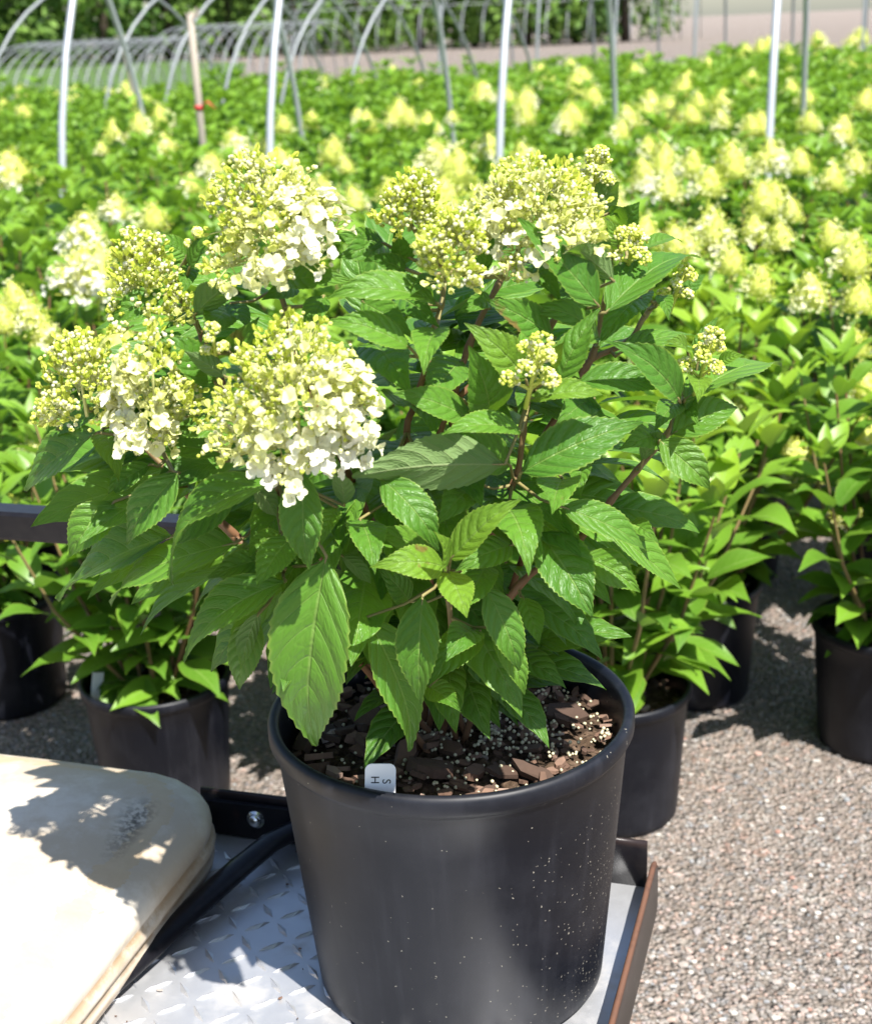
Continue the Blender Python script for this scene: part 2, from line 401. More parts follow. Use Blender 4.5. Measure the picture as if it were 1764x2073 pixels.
def beadhead(base,apex,width,n=7,rg=rng):
    """a young head: tight clusters of round green-white beads on short stalks"""
    base=V(base);apex=V(apex);ax=apex-base;H=ax.length;ax/=H;x=ax.orthogonal().normalized();y=ax.cross(x)
    Bd,K=MB(),MB();K.tint=(.3,0,0,1)
    K.tube([base-ax*H*.35,base+ax*H*.4,apex-ax*H*.1],[.0021,.0016,.0012],5)
    cl=[(apex-ax*H*.10,H*.17,0)]
    for i in range(n):
        t=.02+.75*i/n;an=i*2.4+rg.uniform(-.3,.3);ra=x*math.cos(an)+y*math.sin(an)
        rr=width*.5*(1-t*.75)*rg.uniform(.6,.95)
        cl.append((base+ax*(H*(t+.1))+ra*rr,width*rg.uniform(.14,.20)*(1-t*.3),0))
    for c,r,_ in cl:
        K.tube([base+ax*max(0,(c-base).dot(ax)-H*.2),c],[.0014,.001],4,False)
        for j in range(52):
            z=rg.uniform(-.45,1);th=rg.uniform(0,6.28);h=math.sqrt(max(0,1-z*z))
            d=x*(h*math.cos(th))+y*(h*math.sin(th))+ax*z*.8
            Bd.tint=(rg.choice((.08,.2,.35,.6,.8)),0,0,1)
            Bd.ico(c+d*r*rg.uniform(.8,1.1),rg.uniform(.0012,.0018),1)
    return None,Bd,K
def pot_profile(rt,rb,h,rim=.022,lip=.008):
    """outer wall up, over the rim and down the inside"""
    o=[(0.0,.004),(rb*.9,.004),(rb-.006,0),(rb,.006),(rb+.001,.016)]
    for i in range(1,7): o.append((lerp(rb,rt-lip,i/6.)+.001,lerp(.016,h-rim-.004,i/6.)))
    o+=[(rt-lip+.003,h-rim-.001),(rt-.002,h-rim+.002),(rt,h-rim+.006),(rt,h-.005),(rt-.002,h-.001),(rt-.005,h),(rt-.009,h-.001),(rt-.0115,h-.006),(rt-.0135,h-rim),(lerp(rb,rt,.35)-.014,h*.4),(rb-.014,.012),(0,.012)]
    return o
def build_pot(rt,rb,h,n=64):
    mb=MB();mb.lathe(pot_profile(rt,rb,h),n);return mb
def soil_disc(r,z,rg,rings=14,n=48,amp=.006):
    mb=MB();rows=[]
    for i in range(rings+1):
        q=r*i/rings
        rows.append([mb.vert((q*math.cos(6.2832*k/n),q*math.sin(6.2832*k/n),z+rg.uniform(-amp,amp)+.012*(1-(i/rings)**2)),(0,0)) for k in range(n)])
    mb.grid(rows,True);return mb
# ------------------------------------------------------------ the pot axis and the cart frame
ZB=.517                                   # top of the cart plate
RT,HP=.180,.300
PC=V((.006,1.24,ZB))                      # foot of the big pot
ZR=ZB+HP
KU=V((.954,-.30,0)).normalized();KV=V((.30,.954,0)).normalized();KC=V((.229,1.359,0))   # cart axes and its corner by the lip
def cart(u,v,z): return KC+KU*u+KV*v+V((0,0,z))
CARTM=Matrix((KU,KV,V((0,0,1)))).transposed()
# ------------------------------------------------------------ ground and far setting
g=MB();N=40
rows=[]
for i in range(N+1):
    y=-6+ (i/N)**3*700
    rows.append([g.vert((lerp(-350,350,k/30)*(.03+.97*(i/N)**2),y,0)) for k in range(31)])
g.grid(rows);tag(g.build('ground',M['gravel']),'pink and grey gravel yard under the pots',None,None,'structure')
mb=MB()
for i in range(11000):
    y=1.75+3.4*rng.random()**1.6;x=rng.uniform(-.36,.36)*y*1.05
    if rng.random()<.25:x=abs(x)
    r=rng.uniform(.0018,.0052)*(1.5 if rng.random()<.06 else 1)
    mb.tint=(rng.random(),0,0,1);mb.ico((x,y,r*.35),r,1,V((rng.uniform(.8,1.4),rng.uniform(.7,1.2),rng.uniform(.5,.8))))
tag(mb.build('loose_gravel',M['stone'],None,False),'loose mixed gravel stones scattered over the yard',None,None,'stuff')
def strip(name,pts,z,mat,h=0):
    mb=MB();top=[mb.vert((x,y,z)) for x,y in pts];mb.face(*top)
    return mb.build(name,mat,None,False)
def gp(px,py): p=atZ(px,py,0);return p.x,p.y
tag(strip('grass_verge',[gp(-300,121),gp(620,104),gp(1320,44),gp(1345,39.5),gp(560,83),gp(-300,111)],.02,M['grass']),None,None,None,'structure')
tag(strip('grass_field',[gp(-500,235),gp(330,200),gp(480,165),gp(500,128),gp(240,118),gp(-500,128)],.02,M['grass']),None,None,None,'structure')
mb=MB()
a=V((*gp(560,104),0));b=V((*gp(1270,49),0))
d=(b-a);nrm=V((-d.y,d.x,0)).normalized()
mb.box((a+b)/2+V((0,0,.35)),(d.length,.6,.7),Matrix.Rotation(math.atan2(d.y,d.x),3,'Z'))
tag(mb.build('retaining_edge',M['trunk'],None,False),'low dark timber edging between the far gravel and the grass','edging')
# trees: dense woodland edge on the left of the horizon
def tree_mesh(rg,n=2300,R0=5.2,H0=9.5):
    mb=MB();tr=MB()
    lobes=[(V((rg.uniform(-.65,.65)*R0,rg.uniform(-.6,.6)*R0,rg.uniform(.12,.9)*H0)),rg.uniform(.26,.46)*R0,rg.random()) for _ in range(24)]
    for i in range(n):
        c,r,b=rg.choice(lobes);d=V((rg.gauss(0,1),rg.gauss(0,1),rg.gauss(0,1))).normalized()
        p=c+d*r*rg.uniform(.55,1.05)
        if p.z<.1:p.z=rg.uniform(.1,.8)
        s=rg.uniform(.16,.34);nn=(d+V((rg.uniform(-.7,.7),rg.uniform(-.7,.7),rg.uniform(-.2,.9)))).normalized();x=nn.orthogonal().normalized();y=nn.cross(x)
        mb.tint=(max(0,min(1,b*.7+rg.uniform(-.2,.35))),0,0,1)
        mb.face(mb.vert(p-x*s),mb.vert(p-y*s*.55),mb.vert(p+x*s),mb.vert(p+y*s*.55+nn*s*.2))
    tr.tube([(0,0,-.1),(.1,.05,H0*.3),(0,.1,H0*.75)],[.32,.24,.08],8)
    for k in range(5):
        an=k*1.3;tr.tube([(0,0,H0*(.22+.08*k)),(math.cos(an)*R0*.5,math.sin(an)*R0*.5,H0*(.42+.08*k))],[.14,.04],6)
    return mb.mesh('tree_crown',M['crown'],False),tr.mesh('tree_trunk',M['trunk'])
TV=[tree_mesh(random.Random(40+i)) for i in range(3)]
tree_px=[(-60,106),(75,103),(215,100),(345,96),(470,92),(600,88),(730,80),(850,74),(960,68),(1065,62),(1165,56),(1265,50),(10,92),(150,90),(290,86),(430,80),(560,76),(700,70),(830,66),(980,58),(1120,52)]
tl=['broad','dense','rounded']
for i,(px,py) in enumerate(tree_px):
    Y=(92 if i<12 else 108)+rng.uniform(-3,3);p=atY(px,py,Y)
    cm,tm=TV[i%3];o=empty('deciduous_tree',(p.x,Y,0),rng.uniform(0,6.28));s=rng.uniform(.8,1.15);o.scale=(s,s,s*rng.uniform(.9,1.2))
    tag(o,'leafy green tree in the dense dark wood edge beyond the hoop houses','tree','trees of the far wood edge')
    link('crown',cm,o);link('trunk',tm,o)
# hoop houses: bare steel arches
def arch_pts(base,span,h,dirv,n=22):
    return [base+dirv*(span/2*(1-math.cos(math.pi*k/n)))+V((0,0,h*math.sin(math.pi*k/n)**.85)) for k in range(n+1)]
def hoop_house(bases,span,h,dirv,r,label,rails=((.30,),),n=22,mat='pipe',grp=None):
    o=empty('hoop_house',bases[0]);tag(o,label,'hoop house',grp)
    for b in bases:
        mb=MB();mb.tube(arch_pts(b,span,h,dirv,n),r,7);part('hoop',mb.mesh('hoop',M[mat]),o)
    for k in rails[0]:
        mb=MB();mb.tube([arch_pts(b,span,h,dirv,40)[int(k*40)]+V((0,0,r*1.9)) for b in bases],r*.75,6);part('purlin',mb.mesh('purlin',M[mat]),o)
    return o
def onY(px,Y,py=300): p=atY(px,py,Y);return V((p.x,p.y,0))
def baseline(px_list,Y0,slope): 
    out=[]
    for px in px_list:
        d=ray(px,250);# intersect with line y=Y0+slope*x
        t=Y0/(d.y-slope*d.x);p=d*t;out.append(V((p.x,p.y,0)))
    return out
hoop_house(baseline([-340,92,522,997,1553,2200],5.75,-.22),2.9,2.35,KV,.0165,'bare steel hoop house frame standing over the flowering bed, closest to the viewer',((.5,),))
hoop_house(baseline([-60,190,312,430,550,685],11.6,-.12),3.2,1.95,V((.58,.81,0)),.015,'bare hoop house of slender arches just behind the flowering bed',((.5,),),22,'oldpipe')
hoop_house(baseline([890,1085,1240,1400,1560,1735],15.5,-.1),3.4,3.0,KV,.016,'bare hoop house frame crossing the pale gravel behind the bed',((.5,.93),),22,'oldpipe')
hoop_house(baseline(range(-40,300,24),33,.05),4.2,1.4,V((.35,.94,0)).normalized(),.017,'distant low hoop house of closely set arches under the trees',((.5,),),16,'oldpipe')
hoop_house(baseline(range(300,620,26),40,.3),4.2,1.65,V((.35,.94,0)).normalized(),.02,'distant hoop house whose arches thin out beside the gravel yard',((.5,),),16,'oldpipe')
hoop_house(baseline(range(560,1420,42),84,.1),6,2.9,V((.25,.97,0)).normalized(),.035,'farthest hoop house along the grass below the wood',((.3,.5),),16,'oldpipe')
# wooden stakes
for px,py0,py1,Y,lab in((385,30,238,7.6,'weathered wooden stake with a frayed top and red tape, standing in the bed'),(245,70,160,12.5,'pale wooden stake behind the bed under a pipe arch')):
    t=atY(px,py0,Y);b=atY(px+20,py1,Y);o=empty('wooden_stake',(b.x,Y,0));tag(o,lab,'stake')
    mb=MB();mb.tube([V((b.x+.01,Y,0)),b,t],[.021,.02,.018],7);part('post',mb.mesh('post',M['wood']),o)
    mb=MB()
    for k in range(9): mb.tube([t+V((0,0,-.03)),t+V((rng.uniform(-.06,.06),rng.uniform(-.04,.04),rng.uniform(-.02,.04)))],[.008,.003],4)
    part('frayed_top',mb.mesh('frayed_top',M['wood']),o)
    if Y<10:
        mb=MB();q=b+V((0,0,.05))
        mb.tube([q+V((0,0,-.012)),q+V((0,0,.012))],.0245,8);mb.tube([q,q+V((.05,-.02,.03)),q+V((.09,-.02,-.01))],[.012,.014,.005],5,flat=.3)
        part('tape',mb.mesh('tape',M['redtape']),o)
# ------------------------------------------------------------ bed plants
def plant_mesh(rg,nsh=9,H=.62,spread=.30,lm=.12,bright=0.3):
    f=MB();s=MB();tips=[]
    for k in range(nsh):
        an=k*2.4+rg.uniform(-.4,.4);rad=spread*math.sqrt((k+.4)/nsh)*rg.uniform(.7,1.0);h=H*rg.uniform(.78,1.02)*(1-.25*(rad/spread)**2)
        b=V((math.cos(an)*.03,math.sin(an)*.03,0));t=V((math.cos(an)*rad,math.sin(an)*rad,h));md=b.lerp(t,.5)+V((math.cos(an),math.sin(an),0))*rad*.12
        s.tint=(rg.uniform(.0,.5),0,0,1);s.tube([b,md,t],[.0042,.0034,.0022],5,False)
        nn=int(h/.052)
        for i in range(1,nn+1):
            q=i/nn
            if q<(.14 if nsh>15 else .08): continue
            c=b.lerp(md,q*2) if q<.5 else md.lerp(t,q*2-1)
            ph=an+i*1.57+rg.uniform(-.3,.3)
            for sgn in(0,math.pi):
                a=ph+sgn;out=V((math.cos(a),math.sin(a),0))
                L=lm*rg.uniform(.75,1.2)*(1 if q<.85 else .72);up=lerp(-.25,.75,q)+rg.uniform(-.25,.25)
                d=(out+V((0,0,up))).normalized();B=c+out*.012
                n=(V((0,0,1))+out*-.2+V((rg.uniform(-.35,.35),rg.uniform(-.35,.35),0)))
                y=max(0,(q-.75)*3)*bright+rg.uniform(0,.15)*bright
                leaf(f,B,B+d*L,n,L*rg.uniform(.42,.52),7,1,rg.uniform(.03,.1),.12,.3,False,.05,rg.uniform(0,6),(rg.random(),min(1,y),0,1))
        # rosette of young leaves at the tip
        for j in range(4):
            a=an+j*1.57+.6;out=V((math.cos(a),math.sin(a),0));L=lm*rg.uniform(.4,.65)
            leaf(f,t,t+(out*.7+V((0,0,.8))).normalized()*L,V((0,0,1))-out*.5,L*.42,5,1,.03,0,.35,False,0,0,(rg.random(),min(1,bright*rg.uniform(.7,1.3)),0,1))
        tips.append(t)
    return f.mesh('foliage',M['bgleaf']),s.mesh('stems',M['stem']),tips
PV=[plant_mesh(random.Random(100+i),nsh=12+i%3,bright=(.25,.35,.3,.45,.2,.4)[i]) for i in range(6)]
PY=[plant_mesh(random.Random(200+i),nsh=19,H=.52,spread=.31,lm=.125,bright=.85) for i in range(2)]
bgpot=build_pot(.148,.124,.27,40).mesh('pot',M['pot']);bgsoil=soil_disc(.13,.225,random.Random(3),8,28).mesh('soil',M['soil'])
def chips_mesh(rg,r,z,n,big=1):
    mb=MB()
    for i in range(n):
        q=r*math.sqrt(rg.random());an=rg.uniform(0,6.28);chip(mb,V((q*math.cos(an),q*math.sin(an),z+rg.uniform(0,.006))),rg,big)
    return mb
def chip(mb,p,rg,big=1):
    L=rg.uniform(.006,.022)*big*(1.5 if rg.random()<.08 else 1);W=L*rg.uniform(.3,.75);th=rg.uniform(.001,.0035)*big
    Mx=Matrix.Rotation(rg.uniform(0,6.28),3,'Z')@Matrix.Rotation(rg.uniform(-.5,.5),3,'X')@Matrix.Rotation(rg.uniform(-.45,.45),3,'Y')
    n=rg.randint(5,8);mb.tint=(rg.random()**1.4,0,0,1);top=[];bot=[]
    for k in range(n):
        a=6.2832*k/n;rr=rg.uniform(.7,1.1);q=V((math.cos(a)*L*.5*rr,math.sin(a)*W*.5*rr,th*.5+rg.uniform(-.0006,.0006)+abs(math.cos(a))*L*.05))
        top.append(mb.vert(p+Mx@q));bot.append(mb.vert(p+Mx@V((q.x*1.05,q.y*1.05,-th*.5))))
    mb.face(*top);mb.face(*bot[::-1])
    for k in range(n): mb.face(bot[k],bot[(k+1)%n],top[(k+1)%n],top[k])
bgchips=chips_mesh(random.Random(5),.125,.238,90,1.2).mesh('bark_mulch',M['bark'],False)
def head_mesh(seed,white,w=.155,h=.125):
    S,B,K=panicle((0,0,0),(0,0,h),w,230,60,white,V((rng.uniform(-1,1),rng.uniform(-1,1),0)).normalized(),random.Random(seed),1.45,1,True,.60,'full',.2)
    S.f+=[tuple(i+len(S.v) for i in f) for f in B.f];S.mi+=B.mi;S.v+=B.v;S.uv+=B.uv;S.c+=B.c
    S.tint=(.3,0,0,1);S.tube([(0,0,-.07),(0,0,h*.9)],[.003,.001],5)
    co_=[[S.vert((math.cos(a*.7854)*r_*w*.5,math.sin(a*.7854)*r_*w*.5,h*z_),(0,0),(.33,0,0,1)) for a in range(8)] for r_,z_ in((.45,.02),(.62,.14),(.54,.4),(.33,.68),(.06,.9))]
    S.grid(co_,True)
    for k in range(40):                     # branchlets that fill the cone
        t=k/40;a=k*2.4;rr=w*.46*(1-t)**.68
        S.tube([(0,0,h*max(0,t-.15)),(math.cos(a)*rr,math.sin(a)*rr,h*t)],[.002,.0012],3,False)
    return S.mesh('flower_head',M['petal'])
HL=[head_mesh(300+i,.05+.05*i) for i in range(4)];HW=[head_mesh(320+i,.8) for i in range(2)];HX=[head_mesh(330,.45),head_mesh(331,.55)]
plants=[]
# grid of the bed: rows run along KV, an aisle of bare gravel parts it on the right
A0=V((.318,2.38,0));SU=V((-.42,.132,0));SV=V((.212,.635,0));B0=V((.905,2.60,0))
cells=[]
for j in range(-1,27):
    for i in range(-6,34):
        if i>=0: p=A0+SU*i+SV*j;side='bed'
        else: p=B0-SU*(-i-1)+SV*j;side='far bed'
        if j<0 and not(i==-1): continue
        if j<0: continue
        if (i,j)==(2,0): p=V((-.565,2.50,0))
        if (i,j)==(3,0): p=V((-1.01,2.97,0))
        if (i,j)==(0,1): p=V((.565,2.87,0))
        if (i,j)==(0,2): p=V((.80,3.56,0))
        lim=14.2+ (p.x+4)*.55
        if p.y>min(17,lim): continue
        x,y,z=proj(p+V((0,0,.7)));
        if x<-260*3/p.y-40 or x>1764+260*3/p.y+40: continue
        cells.append((p,i,j,side))
cells.sort(key=lambda c:c[0].y)
near_names={(0,0):'short bright green hydrangea in a black pot, just right behind the big potted one',
 (2,0):'hydrangea in a black pot with a small white tag, behind the cream seat cushion',
 (3,0):'dark leaved hydrangea in a black pot at the left edge of the gravel',
 (-1,0):'hydrangea in a black pot alone on the gravel at the right edge',
 (0,1):'bright green hydrangea in a black pot, second in the row right of the big pot',
 (0,2):'bright green hydrangea third in the row that runs back beside the bare aisle',
 (1,0):'hydrangea in a black pot hidden close behind the big potted one'}
bright={(0,0),(0,1),(0,2),(0,3)}
def add_plant(p,i,j,side):
    rg=random.Random(i*97+j*13+5);k=(i,j)
    small=k in bright
    fm,sm,tips=(PY if small else PV)[rg.randrange(2 if small else 6)]
    o=empty('potted_hydrangea',(p.x+rg.uniform(-.03,.03)*(j>2),p.y+rg.uniform(-.03,.03)*(j>2),0),rg.uniform(0,6.28))
    s=rg.uniform(.94,1.2)*(1.0 if small or j==0 else 1.08)*(1.12 if p.y>10 else 1)
    link('pot',bgpot,o)
    if p.y<7.5:
        so=link('soil',bgsoil,o)
        if p.y<4: link('bark_mulch',bgchips,so)
        st=link('stems',sm,o);st.location.z=.22;st.scale=(s,s,s)
    f=link('foliage',fm,o);f.location.z=.22;f.scale=(s,s,s*rg.uniform(.92,1.06))
    o['_heads']=0;o['_white']=0
    return o
for p,i,j,side in cells:
    o=add_plant(p,i,j,side);plants.append((o,(i,j),side))
# flower heads of the bed, pixel spots looked up on the photo and set on the canopy
BH=[(105,195,38,0),(150,190,45,0),(130,207,36,1),(260,178,46,0),(263,204,42,1),(5,215,34,0),(205,297,26,0),(570,245,40,0),(630,237,40,0),(475,287,72,1),(527,302,56,0),(578,170,36,0),(652,172,40,1),(722,227,22,1),(797,147,32,0),(822,152,26,0),(845,160,32,2),(790,237,30,0),(825,235,36,0),(860,240,40,0),(880,252,28,1),(915,232,28,2),(230,412,58,2),(310,430,58,0),(165,460,84,1),(150,535,110,2),(192,535,95,2),(385,365,42,0),(655,380,62,2),(670,300,52,0),(718,398,52,0),(785,375,54,0),(915,325,82,0),(895,390,90,2),(967,388,50,0),(430,385,48,0),(30,588,34,0),(5,635,30,0),(65,625,36,0),(90,660,56,0),(240,680,84,0),(85,870,92,0),(70,905,55,0),(35,1032,82,0),(218,958,44,0),(1087,147,46,0),(1155,133,46,1),(1110,158,36,0),(1197,187,50,0),(1065,228,42,0),(1272,232,46,0),(1252,260,42,0),(1307,217,52,0),(1345,225,64,0),(1402,226,46,0),(1387,150,36,0),(1472,108,40,0),(1512,103,66,0),(1460,235,42,0),(1522,245,50,0),(1597,103,70,0),(1632,190,42,0),(1637,238,46,0),(1657,77,42,2),(1702,140,46,0),(1742,68,42,0),(1757,130,50,0),(1722,80,40,0),(1747,200,46,0),(1307,290,46,1),(1342,283,48,1),(1302,362,46,1),(1397,325,56,2),(1482,320,74,0),(1555,305,72,2),(1617,320,56,0),(1682,350,60,0),(1732,320,56,0),(1437,447,74,2),(1527,457,60,0),(1582,470,60,0),(1687,470,64,0),(1370,482,74,0),(1477,517,64,0),(1602,420,46,0),(1533,562,46,0),(1640,578,78,0),(1736,592,74,0),(1725,680,72,0),(1521,789,92,0),(1751,768,66,0),(1603,915,92,0),(1751,860,70,0),(1705,1030,46,0),(1250,420,46,0),(1180,150,40,0),(1590,150,40,0),(1560,90,46,0),(1650,120,38,0),(1680,105,40,0),(700,330,36,0),(45,180,30,0)]
XR=random.Random(9)
for k in range(60):
    px=XR.uniform(1000,1764) if XR.random()<.68 else XR.uniform(0,1000);t=XR.random();py=lerp(205-.075*px,520 if px>1000 else 330,t**1.3)
    BH.append((px,py,lerp(38,72,t)*XR.uniform(.8,1.15),XR.choice((0,0,0,0,2,0,1) if XR.random()<.5 else (0,))))
for n,(px,py,wd,ty) in enumerate(BH):
    d=ray(px,py);ang=-d.z/math.hypot(d.x,d.y);Y=min(16.5,max(2.85 if px<1000 else 2.95,.47/max(.001,ang)))
    p=CAM+d*(Y/d.y)
    best=min(plants,key=lambda q:(V(q[0].location).xy-p.xy).length)[0]
    me=(HL[n%4],HW[n%2],HX[n%2])[ty]
    size=1.25*wd*proj(p)[2]/F_PX/.15
    h=link('flower_head',me,best);size=min(1.6,max(.55,size))
    h.matrix_parent_inverse=Matrix.Identity(4)
    Rz=Matrix.Rotation(-best.rotation_euler.z,3,'Z')
    lp=Rz@(p-V((0,0,.07*size))-V(best.location))
    h.location=lp;h.scale=(size,size,size*rng.uniform(.9,1.1));h.rotation_euler=(rng.uniform(-.2,.2),rng.uniform(-.2,.2),rng.uniform(0,6))
    best['_heads']+=1
    if ty==1: best['_white']+=1
numw=['no','one','two','three','four','five','six','seven']
for o,k,side in plants:
    h=o['_heads'];wt=o['_white'];del o['_heads'];del o['_white']
    if k in near_names: tag(o,near_names[k],'hydrangea')
    else:
        if h==0: L='leafy green hydrangea without any open flower, crowded among others in the bed'
        elif wt: L='hydrangea in the crowded bed showing white flowers among its leaves'
        elif h==1: L='hydrangea in the crowded bed with a single pale lime flower cone'
        else: L='hydrangea in the crowded bed with several pale lime flower cones'
        tag(o,L,'hydrangea','hydrangeas crowded in the bed: '+('white flowered' if wt else 'leafy' if h==0 else 'one cone' if h==1 else 'several cones'))
# small white tag in the left bed pot
q=[o for o,k,s in plants if k==(2,0)][0]
mb=MB();mb.box((0,0,0),(.022,.0012,.06),Matrix.Rotation(.25,3,'Y'));t=mb.build('plant_tag',M['white'],None,False)
pp=V(q.location)+V((-.105,-.045,.265));t.location=pp;t.rotation_euler=(-.2,0,.5);tag(t,'small blank white tag stuck inside the rim of the pot behind the cushion','plant tag')
LEAVES=[(661,1127,622,1528,170,4,''),(613,957,618,1156,91,6,''),(590,1085,519,1188,73,3,''),(727,1050,759,1144,79,2,''),(885,1127,755,1069,64,0,''),
(899,1147,759,1141,71,5,'y'),(911,1133,1040,1007,68,5,'y'),(905,1154,945,1246,71,5,'y'),(902,1151,893,1080,24,6,'y'),(771,969,894,1109,82,3,''),
(855,1206,848,1430,94,3,''),(743,1249,850,1523,100,1,''),(961,1273,898,1331,70,0,''),(973,1276,867,1379,79,-1,''),(981,1188,1054,1360,76,1,''),
(992,1270,1065,1407,58,0,''),(867,1391,931,1437,55,-1,''),(986,1139,943,1230,73,0,''),(1037,1103,928,1145,64,1,''),(1025,1026,1071,1137,103,3,''),
(697,1024,682,957,46,2,'u'),(682,1027,648,1100,43,2,''),(967,978,885,1057,73,-1,''),(828,1218,773,1154,55,-2,''),(691,1124,755,1182,35,0,'u'),
(1139,968,1116,1026,88,3,''),(1136,1026,1315,1108,67,3,''),(1218,1065,1378,1193,64,0,''),(1088,1074,1199,1248,118,1,''),(1176,1123,1299,1196,73,0,''),
(1053,958,1302,852,100,3,''),(1182,935,1170,998,46,-2,''),(1127,1032,1170,1093,55,-2,''),(1276,1062,1326,1090,43,-1,''),(1333,891,1443,989,79,2,''),
(1057,1208,1091,1305,52,-2,''),(1373,809,1248,688,73,3,''),(1385,809,1582,717,67,1,''),(1412,734,1447,641,39,-1,''),(1391,712,1355,688,24,1,'y'),
(1409,764,1414,805,49,3,'y'),(1254,715,1412,670,39,-2,''),(1166,776,1349,787,61,1,''),(1342,879,1263,901,58,-1,''),(1370,814,1327,864,52,-1,''),
(1373,816,1409,852,55,-2,''),(1358,879,1500,811,79,0,''),(1300,934,1339,870,36,-1,'u'),(1452,734,1503,717,27,0,'y'),(1211,620,1047,441,76,4,''),
(1242,569,1138,494,49,5,'u'),(1226,633,1416,502,76,3,''),(1260,465,1290,411,55,-1,''),(1251,499,1229,443,30,0,'y'),(1193,444,1249,365,79,-2,'u'),
(1232,432,1263,420,18,-2,''),(1299,505,1381,475,24,-2,''),(1336,599,1355,645,33,1,''),(1366,602,1427,554,39,-1,''),(1068,532,1135,605,55,-1,''),
(1175,578,1132,623,46,-2,''),(980,551,998,456,33,0,''),(1123,684,985,605,64,1,''),(1214,687,1074,614,58,0,''),(1296,602,1214,690,70,-1,''),
(1311,590,1299,639,33,-2,''),(995,611,926,633,39,-1,''),(1064,770,950,655,76,3,'y'),(1128,776,1210,626,64,2,''),(991,843,950,702,97,1,''),
(954,849,802,791,61,2,''),(1055,873,895,876,50,4,''),(1070,809,1226,791,43,4,'y'),(1118,746,1141,691,26,4,'y'),(1033,943,903,876,79,0,''),
(1021,940,711,964,64,3,'u'),(851,919,894,895,24,0,''),(1203,806,1128,855,64,-1,''),(881,664,857,734,73,3,''),(748,694,833,797,100,-2,''),
(936,727,866,806,79,-2,''),(1073,791,1049,831,43,-2,''),(884,614,661,595,61,3,''),(577,569,708,564,55,1,''),(778,493,672,478,43,-1,''),
(787,499,684,520,64,-2,''),(824,547,746,519,39,-1,''),(811,541,802,467,52,-2,''),(830,705,661,639,58,3,''),(732,611,831,672,58,0,''),
(793,596,881,651,64,-2,''),(544,514,520,584,56,2,''),(656,599,617,672,49,0,''),(471,734,520,644,53,2,''),(881,560,836,587,33,3,''),
(465,614,505,666,36,-1,''),(599,581,532,605,43,-3,''),(339,595,214,649,55,3,''),(392,639,469,582,64,2,'u'),(437,776,321,673,73,3,''),
(459,764,375,711,41,4,'u'),(383,544,427,470,29,1,''),(380,520,307,478,43,-2,''),(465,626,413,687,64,-1,''),(392,538,368,590,39,-1,''),
(197,876,39,990,70,2,''),(207,867,240,951,64,0,''),(225,825,94,895,43,-1,''),(371,843,313,882,43,0,''),(459,864,331,879,46,2,''),
(450,916,283,896,55,1,''),(459,934,368,949,36,-1,''),(304,940,213,1001,46,-1,''),(363,957,246,1104,79,3,''),(232,1015,135,1127,85,3,''),
(478,990,338,1106,79,1,''),(569,975,309,1147,61,4,''),(475,1100,197,1195,82,2,''),(350,1085,112,1212,79,0,''),(536,1130,420,1167,55,-1,''),
(578,1176,366,1337,85,2,''),(518,1249,475,1401,73,0,''),(524,1240,487,1355,29,1,'u'),(578,1151,451,1197,39,-1,''),(569,1079,499,1106,36,1,''),
(508,978,560,1045,49,-2,'u')]
STEMS=[[(1269,520),(1229,587),(1217,642),(1199,718),(1146,825),(1094,901)],[(1073,791),(1070,806),(1058,879),(1047,958),(1026,1007)],[(1403,770),(1373,813),(1349,879),(1288,952),(1236,1013),(1170,1093),(1048,1187)],[(903,541),(893,617),(878,666),(863,740),(839,819),(825,910)],[(547,526),(559,572),(581,636),(596,718),(656,855)],[(334,566),(365,605),(395,651),(410,684),(444,764),(535,946)],[(1354,584),(1305,639),(1269,693),(1178,746),(1146,885)],[(1050,499),(1041,523),(1008,575),(948,703),(918,855)],[(571,946),(565,977),(514,1094),(593,1170)],[(307,870),(358,970),(381,1003),(481,1094),(593,1200)],[(194,825),(228,843),(349,961),(472,1079)],[(904,1154),(908,1215),(913,1306)],[(1202,368),(1147,541),(1111,663),(894,855)]]
# ------------------------------------------------------------ utility cart
crt=empty('utility_cart',KC);tag(crt,'black utility cart with a diamond plate bed, rusty side lip and square grab rail','cart')
def rbox(mb,u0,u1,v0,v1,z0,z1,bev=0):
    c=[(u0,v0),(u1,v0),(u1,v1),(u0,v1)]
    lo=[mb.vert(cart(u,v,z0)) for u,v in c];
    if bev:
        m_=[mb.vert(cart(u,v,z1-bev)) for u,v in c]
        cu,cv=(u0+u1)/2,(v0+v1)/2
        hi=[mb.vert(cart(u+(bev if u<cu else -bev),v+(bev if v<cv else -bev),z1)) for u,v in c]
        R_=[lo,m_,hi]
    else: R_=[lo,[mb.vert(cart(u,v,z1)) for u,v in c]]
    mb.face(*lo[::-1]);mb.grid(R_,True);mb.face(*R_[-1])
mb=MB();rbox(mb,-1.30,-.006,-1.25,-.006,ZB-.006,ZB)
i=0
pitch=.033
for a in range(-50,3):
    for b in range(-50,3):
        u=a*pitch*.9+.004;v=b*pitch*.9
        if not(-.80<u<-.03 and -1.1<v<-.03): continue
        th=R(45) if (a+b)%2==0 else R(-45)
        L,W,h=.0155,.0042,.0026;du,dv=math.cos(th),math.sin(th)
        P=lambda s,t,z: mb.vert(cart(u+du*s-dv*t,v+dv*s+du*t,ZB+z))
        e0,e1,s0,s1=P(-L,0,.00005),P(L,0,.00005),P(0,W,.00005),P(0,-W,.00005);r0,r1=P(-L*.55,0,h),P(L*.55,0,h)
        mb.face(e0,s1,r1,r0);mb.face(s1,e1,r1);mb.face(e1,s0,r0,r1);mb.face(s0,e0,r0)
part('bed_plate',mb.mesh('bed_plate',M['plate'],False),crt)
